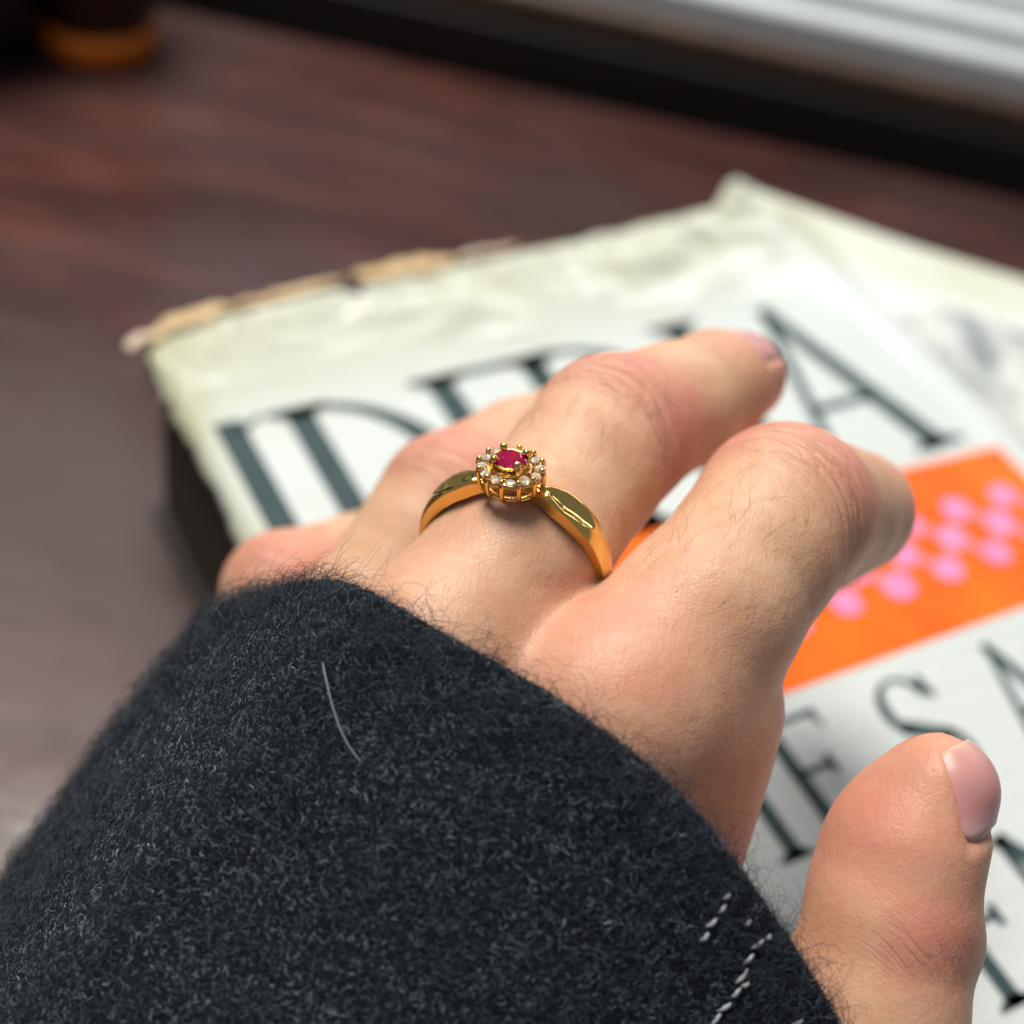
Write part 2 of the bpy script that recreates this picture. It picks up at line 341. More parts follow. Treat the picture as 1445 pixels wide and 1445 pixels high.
def L(ch, x, t, b):
    """serif capital, x = stem centre (apex for A), top t, baseline b"""
    h = b - t; sw = h * .095 + .6; th = h * .03 + .45; q = []
    stem = lambda xx, ww=sw: bar(xx, t, xx, b, ww) + serif(xx, t, ww * 2.3, th * 1.6, True) + serif(xx, b, ww * 2.3, th * 1.6, False)
    if ch == 'I': q = stem(x)
    if ch == 'D': q = stem(x) + arc(x + .5, (t + b) / 2, h * .48, h / 2, -PI / 2, PI / 2, sw * 1.05, th * 1.5, 26)
    if ch == 'E':
        a = h * .40
        q = stem(x) + bar(x, t + th / 2, x + a, t + th / 2, th) + bar(x, (t + b) / 2 - th, x + a * .72, (t + b) / 2 - th, th) + bar(x, b - th / 2, x + a * 1.05, b - th / 2, th)
        q += bar(x + a, t, x + a + .4, t + h * .17, th * 1.6, .4) + bar(x + a * 1.05, b, x + a * 1.1, b - h * .18, th * 1.6, .4) + bar(x + a * .72, (t + b) / 2 - th - h * .08, x + a * .72, (t + b) / 2 - th + h * .08, th * 1.2)
    if ch == 'R': q = stem(x) + arc(x + h * .10, t + h * .26, h * .35, h * .26, -PI / 2, PI / 2, sw, th * 1.3, 20) + bar(x, t + th / 2, x + h * .12, t + th / 2, th * 1.3) + bar(x + h * .14, t + h * .52, x + h * .56, b - th, sw * .9) + serif(x + h * .56, b, sw * 1.8, th * 1.5, False)
    if ch == 'A': q = bar(x - .4, t, x + h * .235, b, sw * .75, sw * 1.1) + bar(x, t + 1, x - h * .28, b, th * 1.3) + bar(x - h * .17, t + h * .64, x + h * .15, t + h * .64, th * 1.2) + serif(x + h * .235, b, sw * 2.4, th * 1.6, False) + serif(x - h * .28, b, sw * 1.8, th * 1.6, False)
    if ch == 'S': q = arc(x, t + h * .27, h * .25, h * .27, -PI * .08, -PI * 1.32, sw * .8, th * 1.3, 20) + bar(x - h * .17, t + h * .40, x + h * .17, t + h * .60, sw * 1.05) + arc(x, b - h * .27, h * .26, h * .27, PI * .92, -PI * .32, sw * .8, th * 1.3, 20) + bar(x + h * .235, t + h * .05, x + h * .24, t + h * .26, th, th * 1.6)
    if ch == 'N': q = stem(x, sw * .6) + bar(x, t, x + h * .55, b, sw) + bar(x + h * .55, t, x + h * .55, b, sw * .6)
    o = flat('letter', q, INK, .12); return o
for ch, x in (('I', 7.4), ('D', 20.4), ('E', 48.8), ('R', 68.8), ('I', 103), ('A', 125.4)): L(ch, x, 25.0 if ch != 'A' else 26.6, 74.5)
for ch, x in (('I', 54), ('E', 62.8), ('S', 88.5), ('A', 110.3)): L(ch, x, 117.6, 140)
for ch, x in (('E', 70), ('N', 85.5)): L(ch, x, 149, 172)
ORANGE = mat_print('orange_print', (.80, .105, .002), (.86, .17, .004), .5, 45); PINK = mat_print('pink_print', (.90, .22, .42), (.95, .30, .52), .4, 200)
qs = []
xs = np.linspace(38, 148.2, 24)
for a, b in zip(xs[:-1], xs[1:]): qs.append([(a, 72.3 + (a - 38) * .0555), (b, 72.3 + (b - 38) * .0555), (b, 113.6), (a, 113.6)])
flat('orange_band', qs, ORANGE, .10)
CORAL = mat_print('coral_print', (.86, .16, .16), (.88, .21, .26), .5, 150)
qs = []
for k_ in range(9):
    for sx in (-1, 1):
        for ya, yb in ((89.5, 95.4), (101.4, 95.4)):
            xa = 45 + 11.8 * k_; xb = xa + sx * 5.9
            if 44 < xb < 146: qs += bar(xa, ya, xb, yb, 2.6)
for q_ in range(len(qs)): flat('coral_link', [qs[q_]], CORAL, .13 + .002 * (q_ % 6))
def dot(x, y, r, dz):
    return flat('pink_dot', [[(x + r * math.cos(t), y + r * .9 * math.sin(t)) for t in np.linspace(0, 2 * PI, 15)[:-1]]], PINK, dz)
for r_, (yy, x0) in enumerate(((89.5, 45), (95.4, 51), (101.4, 45))):
    for k_ in range(9 if r_ != 1 else 8):
        xx = x0 + 11.8 * k_
        if xx < 147: dot(xx, yy, 2.9 + .5 * random.random(), .17)
m = NT('grey_photo'); c = m.attr('bk', 'Vector'); n = m.noise(m.mapping(c, (.09, .06, 1)), 1, 4, .6, .8)
m.set(Base_Color=m.ramp(n, [(.32, (.07, .08, .10)), (.48, (.34, .36, .34)), (.62, (.58, .60, .54))]), Roughness=.35); PHOTO = m.m
xs = np.linspace(154.5, 197, 12); ys = np.linspace(0, 1, 30); V = []; at = []
for x in xs:
    y0 = 36 + max(0, (x - 168)) * 1.0
    for s_ in ys: V.append((x, y0 + (150 - y0) * s_))
V = np.array(V); Fc = [(i * 30 + j, (i + 1) * 30 + j, (i + 1) * 30 + j + 1, i * 30 + j + 1) for i in range(11) for j in range(29)]
P3 = B3(V[:, 0], V[:, 1], .10)
if np.cross(P3[Fc[0][1]] - P3[Fc[0][0]], P3[Fc[0][2]] - P3[Fc[0][0]])[2] < 0: Fc = [f[::-1] for f in Fc]
mesh('printed_photo', P3, Fc, PHOTO, bk, True, {'bk': np.c_[V, 0 * V[:, 0]]})

# ------------------------------------------------------------------ hand: one implicit surface of tapered bones
def cone(P, a, b, ra, rb):
    ba = b - a; l2 = ba @ ba; rr = ra - rb; a2 = l2 - rr * rr; il2 = 1 / l2
    pa = P - a; y = pa @ ba; z = y - l2
    x = pa * l2 - y[:, None] * ba; x2 = np.einsum('ij,ij->i', x, x); y2 = y * y * l2; z2 = z * z * l2
    k = np.sign(rr) * rr * rr * x2
    d = (np.sqrt(x2 * a2 * il2) + y * rr) * il2 - ra
    c1 = np.sign(z) * a2 * z2 > k; c2 = np.sign(y) * a2 * y2 < k
    d = np.where(c2, np.sqrt(x2 + y2) * il2 - ra, d)
    return np.where(c1, np.sqrt(x2 + z2) * il2 - rb, d)
def ball(P, c, r): return np.linalg.norm(P - c, axis=1) - r
def ell(P, c, R, r):
    """ellipsoid: rows of R are axes"""
    q = (P - c) @ R.T; k0 = np.linalg.norm(q / r, axis=1); k1 = np.linalg.norm(q / (np.array(r) ** 2), axis=1) + 1e-9
    return k0 * (k0 - 1) / k1
def smin(a, b, k):
    h = np.clip(k - np.abs(a - b), 0, None) / k; return np.minimum(a, b) - h * h * k * .25
FING = dict(
    index=[(862, 1010, 161, 11.7), (1000, 862, 165, 10.2), (1068, 775, 169, 9.6), (1106, 722, 172.5, 10.1), (1165, 724, 184, 8.6), (1201, 722, 192, 7.7), (1192, 740, 206, 7.2), (1165, 775, 215, 6.4)],
    middle=[(620, 920, 162, 10.0), (732, 782, 168, 9.75), (825, 662, 177, 9.3), (862, 614, 182, 9.7), (950, 574, 193, 8.2), (1008, 545, 201, 7.4), (1043, 531, 206, 6.5)],
    ring=[(455, 970, 190, 9.6), (518, 872, 194, 9.2), (600, 756, 197, 8.7), (634, 708, 199, 9.2), (732, 645, 211, 8.1), (800, 615, 218, 7.4), (850, 600, 226, 6.6)],
    pinky=[(392, 990, 206, 8.4), (382, 908, 207, 8.2), (400, 836, 208, 8.5), (505, 797, 218, 7.4), (570, 770, 224, 6.5), (615, 755, 230, 5.9)],
    thumb=[(1115, 1640, 160, 13.0), (1226, 1425, 160, 10.2), (1260, 1292, 160, 8.9), (1284, 1205, 160, 7.7), (1331, 1115, 160, 6.1)],
)
JT = {k: [(W(*p[:3]), p[3]) for p in v] for k, v in FING.items()}
def chain(P, name, k=1.6):
    d = None
    for (a, ra), (b, rb) in zip(JT[name][:-1], JT[name][1:]):
        c = cone(P, a, b, ra, rb); d = c if d is None else smin(d, c, k)
    return d
WR = [W(590, 1500, 158), W(480, 1460, 160), W(360, 1420, 168), W(340, 1370, 180)]
MC = [JT[n][0][0] for n in ('index', 'middle', 'ring', 'pinky')]
CMC = W(800, 1640, 164)
TPAD = W(1280, 1152, 164); TIPJ = W(1338, 1334, 161); TMID = W(1243, 1218, 163)
DZ = nrm(.72 * CY - .62 * FWD)
def hand_sdf(P):
    palm = None
    for a, b, ra, rb in [(MC[0], WR[0], 12, 13), (MC[1], WR[1], 9.8, 13), (MC[2], WR[2], 10, 13), (MC[3], WR[3], 9, 12), (MC[0] - DZ * 9, MC[1] - DZ * 7, 8.6, 8.0), (MC[1] - DZ * 6, MC[2] - DZ * 4, 8.2, 8.2), (MC[2] - DZ * 3, MC[3] - DZ * 3, 8.0, 8.0)]:
        c = cone(P, a, b, ra, rb); palm = c if palm is None else smin(palm, c, 5.5)
    palm = smin(palm, cone(P, JT['thumb'][0][0], CMC, 12.5, 14), 8); palm = smin(palm, cone(P, CMC, WR[0], 14, 13), 8)
    palm = smin(palm, cone(P, W(992, 1000, 169), W(905, 1270, 171), 8.6, 9.4), 11)
    d = None
    for n in ('index', 'middle', 'ring', 'pinky', 'thumb'):
        f = chain(P, n)
        if n == 'thumb': f = smin(f, ball(P, TPAD, 5.6), 6); f = smin(f, ball(P, TIPJ, 3.0), 4); f = smin(f, ball(P, TMID, 5.2), 6)
        f = smin(palm, f, 3.6)
        d = f if d is None else smin(d, f, .7)
    return d
allp = np.array([p for v in JT.values() for p, r in v] + WR + [CMC])
lo = allp.min(0) - 16; hi = allp.max(0) + 16
HC = 2.4; SUB = 4; HF = HC / SUB
nc = np.ceil((hi - lo) / HC).astype(int) + 1
g = np.stack(np.meshgrid(*[lo[i] + HC * (np.arange(nc[i]) + .5 - .5 / SUB) for i in range(3)], indexing='ij'), -1)
dc = hand_sdf(g.reshape(-1, 3)).reshape(nc)
fine = np.repeat(np.repeat(np.repeat(dc, SUB, 0), SUB, 1), SUB, 2).astype(np.float32)
I = np.argwhere(np.abs(fine) < HC * 1.35)
fine[tuple(I.T)] = hand_sdf(lo + I * HF)
# surface nets
ins = fine < 0
c8 = [ins[i:ins.shape[0] - 1 + i, j:ins.shape[1] - 1 + j, k:ins.shape[2] - 1 + k] for i in (0, 1) for j in (0, 1) for k in (0, 1)]
sm_ = sum(c.astype(np.int8) for c in c8); act = (sm_ > 0) & (sm_ < 8)
A = np.argwhere(act); vid = -np.ones(act.shape, np.int32); vid[tuple(A.T)] = np.arange(len(A))
acc = np.zeros((len(A), 3)); cnt = np.zeros(len(A))
for ax in range(3):
    o1, o2 = [i for i in range(3) if i != ax]
    for a_ in (0, 1):
        for b_ in (0, 1):
            p0 = A.copy(); p0[:, o1] += a_; p0[:, o2] += b_; p1 = p0.copy(); p1[:, ax] += 1
            f0 = fine[tuple(p0.T)]; f1 = fine[tuple(p1.T)]; cr = (f0 < 0) != (f1 < 0)
            t = np.where(cr, f0 / np.where(cr, f0 - f1, 1), 0)
            pos = p0.astype(float); pos[:, ax] += t; acc[cr] += pos[cr]; cnt[cr] += 1
HV = lo + acc / cnt[:, None] * HF
quads = []
for ax in range(3):
    o1, o2 = (ax + 1) % 3, (ax + 2) % 3
    sl0 = [slice(None)] * 3; sl1 = [slice(None)] * 3; sl0[ax] = slice(0, -1); sl1[ax] = slice(1, None)
    cr = ins[tuple(sl0)] != ins[tuple(sl1)]; Eg = np.argwhere(cr)
    ok = (Eg[:, o1] > 0) & (Eg[:, o2] > 0) & (Eg[:, o1] < ins.shape[o1] - 1) & (Eg[:, o2] < ins.shape[o2] - 1); Eg = Eg[ok]
    q = []
    for a_, b_ in ((1, 1), (0, 1), (0, 0), (1, 0)):
        c = Eg.copy(); c[:, o1] -= a_; c[:, o2] -= b_; q.append(vid[tuple(c.T)])
    q = np.stack(q, 1); flip = ins[tuple(Eg.T)]; q[~flip] = q[~flip][:, ::-1]; quads.append(q)
HQ = np.concatenate(quads); HQ = HQ[(HQ >= 0).all(1)]
def grad(P, e=.12):
    gx = np.stack([hand_sdf(P + np.eye(3)[i] * e) - hand_sdf(P - np.eye(3)[i] * e) for i in range(3)], 1) / (2 * e)
    return gx
for _ in range(2):
    G = grad(HV); HV = HV - hand_sdf(HV)[:, None] * G / np.maximum((G * G).sum(1), .2)[:, None] * .9
HN = grad(HV); HN /= np.linalg.norm(HN, axis=1)[:, None] + 1e-9

# joint frames: axis along the finger, dorsal direction, lateral direction
def frame(name, i, dors):
    a = nrm(JT[name][min(i + 1, len(JT[name]) - 1)][0] - JT[name][i - 1][0]); d = np.asarray(dors, float); d = nrm(d - (d @ a) * a)
    return JT[name][i][0], a, d, np.cross(a, d)
TOCAM = -FWD
DUP = nrm(.72 * CY + .62 * TOCAM)                 # back-of-hand direction for the fingers
DTH = nrm(.82 * CX + .10 * CY + .57 * TOCAM)      # the thumb's nail side looks to the right
JF = {'index': frame('index', 3, DUP + .25 * CX), 'middle': frame('middle', 3, DUP), 'ring': frame('ring', 3, DUP - .2 * CX), 'pinky': frame('pinky', 2, DUP - .3 * CX), 'thumb': frame('thumb', 2, DTH)}
red = np.zeros(len(HV)); wr = np.zeros(len(HV)); wc = np.zeros((len(HV), 3)); best = np.full(len(HV), 1e9)
for nme, (c, a, d, lt) in JF.items():
    q = HV - c; ax_ = q @ a; dd = HN @ d; la = q @ lt; dist = np.linalg.norm(q, axis=1)
    near = dist < best; best = np.where(near, dist, best)
    fac = np.clip((dd + .1) / .6, 0, 1)
    k = np.exp(-((ax_ + (2.8 if nme != 'thumb' else .5)) / 3.6) ** 2) * fac * (dist < 16)
    wr = np.where(near, k * (.8 if nme != 'thumb' else .30), wr)
    red = np.maximum(red, .82 * np.exp(-((ax_ - 1) / 7) ** 2) * np.clip((dd + .3) / .8, 0, 1) * (dist < 20))
    if nme == 'thumb': ax_, la = .55 * ax_ + .83 * la, -.83 * ax_ + .55 * la
    wc[near] = np.stack([ax_, la, np.full(len(ax_), 10.0 * hash(len(nme)) % 7)], 1)[near]
    tip = JT[nme][-1][0]; red = np.maximum(red, .85 * np.exp(-(np.linalg.norm(HV - tip, axis=1) / 11) ** 2))
for n_, amp, rad in (('index', .6, 12), ('middle', .25, 9)): red = np.maximum(red, amp * np.exp(-(np.linalg.norm(HV - (JT[n_][0][0] + DUP * 9), axis=1) / rad) ** 2))
red = np.maximum(red, .8 * np.exp(-(np.linalg.norm(HV - W(1250, 1170, 156), axis=1) / 13) ** 2))

red = np.maximum(red, .6 * np.exp(-(np.linalg.norm(HV - JT['index'][5][0], axis=1) / 10) ** 2))
NAILS = [(JT['thumb'][-1][0], nrm(-.20 * CX + .97 * CY - .10 * TOCAM), DTH, 6.2, 11.8, 13.0, 6.2), (JT['middle'][-1][0], nrm(JT['middle'][-1][0] - JT['middle'][-2][0]), DUP, 6.4, 10.0, 10.0, 4.6)]
RAW = HV.copy()
for c, a, d, rad, wd_, ln_, bk_ in NAILS:
    a = nrm(a); d = nrm(d - (d @ a) * a); l = np.cross(a, d); q = RAW - c
    t = (q @ a + bk_) / ln_; s_ = np.abs(np.arctan2(q @ l, q @ d)) * rad / (wd_ / 2 * 1.18)
    mk = np.clip((t + .02) / .10, 0, 1) * np.clip((1.02 - t) / .25, 0, 1) * np.clip((1.0 - s_) / .16, 0, 1) * (q @ d > 0) * (np.abs(t) < 1.6) * (np.linalg.norm(q, axis=1) < 16)
    HV -= HN * (.62 * mk)[:, None]
pr = thing('person', 'left hand of a person in a dark wool sleeve, fingers curled over the book', 'person', tuple(W(560, 1400, 160)))
hand = mesh('hand', HV, HQ, SKIN, pr, True, {'red': red, 'wr': wr, 'wc': wc})
hand['label'] = 'bare skin of the hand with thumb and four bent fingers'

# nails: curved plates let into the tips
def nail(c, axis, dors, rad, width, length, back, lift):
    a = nrm(axis); d = nrm(np.asarray(dors) - (np.asarray(dors) @ a) * a); l = np.cross(a, d)
    nu, nv = 21, 17; V = []; al = []; uv = []
    for i in range(nu):
        t = i / (nu - 1)
        wd = width * (1 - .55 * max(0, 1 - t / .22) ** 2 - .14 * max(0, (t - .8) / .2) ** 2)
        for j in range(nv):
            s_ = j / (nv - 1) * 2 - 1; x = s_ * wd / 2; 
            hgt = math.sqrt(max(rad * rad - (x) ** 2, .01)) - rad
            cur = -.045 * (length * t - length * .35) ** 2 * .35
            edge = -.5 * max(0, abs(s_) - .88) / .12 * .6 - .45 * max(0, 1 - t / .08)
            V.append(c + a * (t * length - back - .10 * length * (s_ * s_) * max(0, t - .7) * 3) + l * x + d * (lift + hgt * 1.0 + cur + edge)); al.append(t); uv.append((t, s_, 0))
    Fc = [(i * nv + j, (i + 1) * nv + j, (i + 1) * nv + j + 1, i * nv + j + 1) for i in range(nu - 1) for j in range(nv - 1)]
    P_ = np.array(V); U = np.array(uv); f = Fc[len(Fc) // 2]
    off = -.16 - .40 * np.clip((np.abs(U[:, 1]) - .80) / .20, 0, 1) - .8 * np.clip(1 - U[:, 0] / .10, 0, 1) + .15 * np.clip((U[:, 0] - .8) / .2, 0, 1)
    for _ in range(4):
        G = grad(P_); P_ = P_ - (hand_sdf(P_) - off)[:, None] * G / np.maximum((G * G).sum(1), .3)[:, None] * np.where(U[:, 0] > .97, .0, 1.0)[:, None]
    base = P_.reshape(nu, nv, 3)
    for i_ in range(nu):
        if i_ / (nu - 1) > .97: base[i_] = base[i_ - 1] + (base[i_ - 1] - base[i_ - 2])
    P_ = base.reshape(-1, 3)
    if np.cross(P_[f[1]] - P_[f[0]], P_[f[2]] - P_[f[0]]) @ d < 0: Fc = [x[::-1] for x in Fc]
    o = mesh('nail', P_, Fc, NAIL, hand, True, {'along': al, 'uv': uv})
    so = o.modifiers.new('thickness', 'SOLIDIFY'); so.thickness = .0005; so.offset = -1
    return o
OFF[hand.name] = OFF[pr.name]
for c, a, d, rad, wd_, ln_, bk_ in NAILS: nail(c, a, d, rad, wd_, ln_, bk_, rad)

# hairs on the backs of the fingers
HAIR = mat_strand('body_hair', [(0, (.035, .018, .010)), (.8, (.075, .04, .022)), (1, (.35, .22, .13))], .4, .5)
pts = []; rad = []
def hairs(ca, ra, rb, n, flow, dors, lmin=3, lmax=7):
    c = W(*ca); q = HV - c; dl = np.linalg.norm(q, axis=1); cand = np.where((dl < ra) & (HN @ dors > rb))[0]
    for i in rng.choice(cand, n):
        p = HV[i] + rng.normal(0, .3, 3); N_ = HN[i]; p = p - N_ * ((p - HV[i]) @ N_); f = flow - (flow @ N_) * N_; f = nrm(f + rng.normal(0, .33, 3)); f = nrm(f - (f @ N_) * N_)
        sd = np.cross(N_, f); Lh = rng.uniform(lmin, lmax); cv = rng.normal(0, .75); K = 8; line = []
        for s_ in np.linspace(0, 1, K):
            th = cv * s_; line.append(p + f * Lh * s_ * math.cos(th * .7) + sd * Lh * s_ * math.sin(th * .7) + N_ * (Lh * (.30 * s_ - .27 * s_ * s_)))
        pts.append(line); rad.append(rng.uniform(.007, .0125))
fl = lambda a, b: nrm(JT[a][b][0] - JT[a][0][0])
hairs((830, 590, 172), 10, .1, 50, nrm(fl('middle', 3) - .5 * CX), DUP, 2.5, 6)
hairs((890, 620, 173), 8, .2, 35, nrm(fl('middle', 3) + .3 * CX), DUP, 2, 5)
hairs((1040, 790, 160), 10, .1, 60, nrm(fl('index', 3) - .1 * CX), nrm(DUP + TOCAM), 2.5, 6.5)
hairs((470, 800, 178), 10, .0, 45, nrm(fl('ring', 3) - .7 * CX), DUP, 2.5, 6)
hairs((1190, 850, 162), 11, -.2, 40, nrm(fl('index', 3) + .3 * CX), nrm(TOCAM + CX), 1.5, 3)
strands('body_hair', np.array(pts), np.array(rad), HAIR, hand, .35)

# ------------------------------------------------------------------ sleeve
RIM = [(300, 862, 180), (335, 838, 172), (385, 822, 165), (450, 812, 157), (520, 828, 150), (600, 872, 147.5), (690, 922, 145.5), (790, 980, 144), (900, 1058, 143.5), (1000, 1153, 144), (1080, 1262, 145.5), (1137, 1350, 147), (1195, 1450, 149),
       (1245, 1560, 155), (1180, 1610, 174), (950, 1420, 188), (680, 1160, 196), (450, 985, 199), (325, 900, 193)]
C = np.array([W(*p) for p in RIM]); K = len(C)
def cr_closed(C, n):
    out = []; K = len(C); seg = [np.linalg.norm(C[(i + 1) % K] - C[i]) for i in range(K)]; cum = np.concatenate([[0], np.cumsum(seg)])
    for s_ in np.linspace(0, cum[-1], n, endpoint=False):
        i = min(np.searchsorted(cum, s_, 'right') - 1, K - 1); t = (s_ - cum[i]) / seg[i]; p0, p1, p2, p3 = (C[(i + o) % K] for o in (-1, 0, 1, 2))
        out.append(.5 * (2 * p1 + (p2 - p0) * t + (2 * p0 - 5 * p1 + 4 * p2 - p3) * t * t + (3 * p1 - p0 - 3 * p2 + p3) * t ** 3))
    return np.array(out)
NR = 260; R = cr_closed(C, NR); cen = R.mean(0)
BACK = nrm(-.585 * CX - .79 * CY + .06 * TOCAM)
rows = []; MR = 96
ts = np.concatenate([[-14, -9, -5, -2.0, -.6], [0, .25, .9, 2.0], np.linspace(3.2, 118, MR)])
for t in ts:
    if t < 0: r = R + (cen - R) / np.linalg.norm(R - cen, axis=1)[:, None] * (2.6 if t < -.6 else 1.9) + BACK * (-t)
    else:
        rad_ = (R - cen) / np.linalg.norm(R - cen, axis=1)[:, None]
        sg = np.arange(NR) / NR * 2 * PI
        fold = .55 * np.sin(t * .11 + 2.2 * np.sin(sg * 2)) * min(1, t / 20) + .5 * (vnoise(np.full(NR, t * .13), np.arange(NR) * .12, 3) - .5)
        r = R + BACK * t + rad_ * (-1.0 * math.exp(-t / .5) + .015 * t + fold)[:, None] if isinstance(fold, np.ndarray) else R
    rows.append(r)
SV = np.array(rows); nr = len(rows)
ii = np.arange(nr * NR).reshape(nr, NR)
SQ = np.stack([ii[:-1], np.roll(ii, -1, 1)[:-1], np.roll(ii, -1, 1)[1:], ii[1:]], -1).reshape(-1, 4)
SVf = SV.reshape(-1, 3)
q = SQ[(nr // 2) * NR + 60]; nn = np.cross(SVf[q[1]] - SVf[q[0]], SVf[q[2]] - SVf[q[0]])
if nn @ TOCAM < 0: SQ = SQ[:, ::-1]
slv = mesh('sleeve', SVf, np.ascontiguousarray(SQ), WOOL, pr, True); slv['label'] = 'fuzzy charcoal wool sleeve with its cuff over the wrist'
OFF[slv.name] = OFF[pr.name]
# fuzz: curly fibres sampled over the outer side
Q = SQ; fc = SVf[Q]; e_a = fc[:, 1] - fc[:, 0]; e_b = fc[:, 3] - fc[:, 0]; fn = np.cross(e_a, e_b); ar = np.linalg.norm(fn, axis=1); fn /= ar[:, None] + 1e-9
ctr = fc.mean(1); rel = ctr - CAMP; dep = rel @ FWD; pxx = 722.5 + (rel @ CX) / dep * FPX; pyy = 722.5 - (rel @ CY) / dep * FPX
vis = (fn @ TOCAM > -.35) & (pxx > -160) & (pxx < 1600) & (pyy < 1620) & (np.arange(len(Q)) >= 3 * NR)
def fuzz(n, l0, l1, lift, curl, sel, r0, r1, Kp=7, along=.2):
    idx_ = np.where(sel)[0]; pf = ar[idx_] / ar[idx_].sum(); f = rng.choice(idx_, n, p=pf)
    a_, b_ = rng.random((2, n)); a_, b_ = a_[:, None], b_[:, None]
    p = fc[f, 0] * (1 - a_) * (1 - b_) + fc[f, 1] * a_ * (1 - b_) + fc[f, 2] * a_ * b_ + fc[f, 3] * (1 - a_) * b_; N_ = fn[f]
    d = rng.normal(0, 1, (n, 3)) + along * (-BACK) * 2; d -= (d * N_).sum(1)[:, None] * N_; d /= np.linalg.norm(d, axis=1)[:, None]
    Ls = rng.uniform(l0, l1, n) / (Kp - 1); up = rng.uniform(.2, 1, n) * lift; out = [p - N_ * .15]; cur = p.copy(); spin = rng.normal(0, curl, n)
    for k_ in range(1, Kp):
        sd = np.cross(N_, d); an = spin + rng.normal(0, curl * .6, n); d = d * np.cos(an)[:, None] + sd * np.sin(an)[:, None]
        cur = cur + d * Ls[:, None] + N_ * (up * (1 - 1.5 * k_ / Kp) * Ls)[:, None]; out.append(cur.copy())
    return np.stack(out, 1), rng.uniform(r0, r1, n)
DFIB = mat_strand('dark_wool_fibre', [(0, (.004, .005, .008)), (.55, (.013, .018, .026)), (1, (.042, .054, .072))], .7, .2)
LFIB = mat_strand('pale_wool_fibre', [(0, (.08, .105, .14)), (.4, (.15, .19, .235)), (.75, (.26, .31, .36)), (.96, (.42, .47, .52)), (1, (.7, .74, .77))], .6, .3)
FIB = mat_strand('wool_fibre', [(0, (.003, .004, .007)), (.6, (.010, .014, .021)), (.8, (.032, .042, .058)), (.94, (.10, .125, .155)), (.99, (.20, .24, .28)), (1, (.45, .49, .52))], .65, .25)
a1, b1 = fuzz(110000, .5, 1.4, .8, .5, vis, .020, .034, 4)
strands('wool_fuzz', a1, b1, DFIB, slv, .5)
a5, b5 = fuzz(30000, .4, 1.05, 1.0, .4, vis, .022, .038, 4)
strands('pale_wool_fuzz', a5, b5, LFIB, slv, .5)
a2, b2 = fuzz(3500, 2, 5, 1.5, .5, vis, .012, .02, 9)
strands('loose_fibres', a2, b2, FIB, slv, .6)
edge = vis & (np.abs(fn @ TOCAM) < .42)
a4, b4 = fuzz(9000, 1.5, 4.2, 1.9, .45, edge, .012, .022, 8)
strands('edge_fibres', a4, b4, FIB, slv, .5)
rimsel = (np.arange(len(Q)) >= 4 * NR) & (np.arange(len(Q)) < 12 * NR) & vis
a3, b3 = fuzz(3000, 2.0, 6.5, 1.1, .45, rimsel, .014, .024, 9, 1.2)
strands('cuff_fibres', a3, b3, FIB, slv, .5)
# white stitches near the cuff
def on_sleeve(px, py):
    k_ = np.argmin((pxx - px) ** 2 + (pyy - py) ** 2 + (fn @ TOCAM < .1) * 1e6 + (np.arange(len(Q)) < 5 * NR) * 1e6); v = W(px, py, 1) - CAMP; v /= np.linalg.norm(v)
    t = ((ctr[k_] - CAMP) @ fn[k_]) / (v @ fn[k_]); return CAMP + v * t, fn[k_]
m = NT('white_thread'); n = m.noise(m.coord(), 3000, 2); m.set(Base_Color=m.mix(n, (.46, .49, .50), (.28, .31, .33)), Roughness=.8); THREAD = m.m
for sx, sy, ln in ((1024, 1264, 1.0), (1018, 1281, 1.3), (1003, 1301, 1.5), (993, 1321, 1.3), (1054, 1301, 1.0), (1083, 1321, .8), (1068, 1331, 1.7), (1055, 1352, 1.6), (1046, 1376, 2.0), (1050, 1388, 1.1), (1038, 1399, 1.4), (1021, 1420, 1.7), (1009, 1437, 1.8), (1124, 1441, 1.3)):
    p, n_ = on_sleeve(sx, sy); p = p + n_ * .22; d = nrm(W(sx - 7, sy + 6 + random.uniform(-4, 4), 140) - W(sx, sy, 140)); d = nrm(d - (d @ n_) * n_); s_ = np.cross(n_, d); V = []; Fc = []
    for i in range(7):
        t = i / 6; rr = .21 * math.sin(PI * (t * .86 + .07)) ** .6
        for j in range(8):
            th = 2 * PI * j / 8; V.append(p + d * (t - .5) * ln * .95 + (n_ * math.sin(th) * .7 + s_ * math.cos(th)) * rr * (.7 + .9 * random.random()) + n_ * .25 * math.sin(PI * t))
    for i in range(6):
        for j in range(8): Fc.append((i * 8 + j, i * 8 + (j + 1) % 8, (i + 1) * 8 + (j + 1) % 8, (i + 1) * 8 + j))
    Fc += [tuple(range(8))[::-1], tuple(range(48, 56))]
    mesh('stitch', V, Fc, THREAD, slv)
# one pale stray hair lying on the sleeve
line = []
for px, py in ((463, 938), (468, 968), (476, 1000), (487, 1030), (499, 1054), (514, 1074)):
    p, n_ = on_sleeve(px, py); line.append(p + n_ * 1.3)
strands('stray_hair', np.array([line]), np.array([.085]), mat_strand('pale_hair', [(0, (.22, .27, .30)), (1, (.26, .31, .33))], .5, .4), slv, .5)

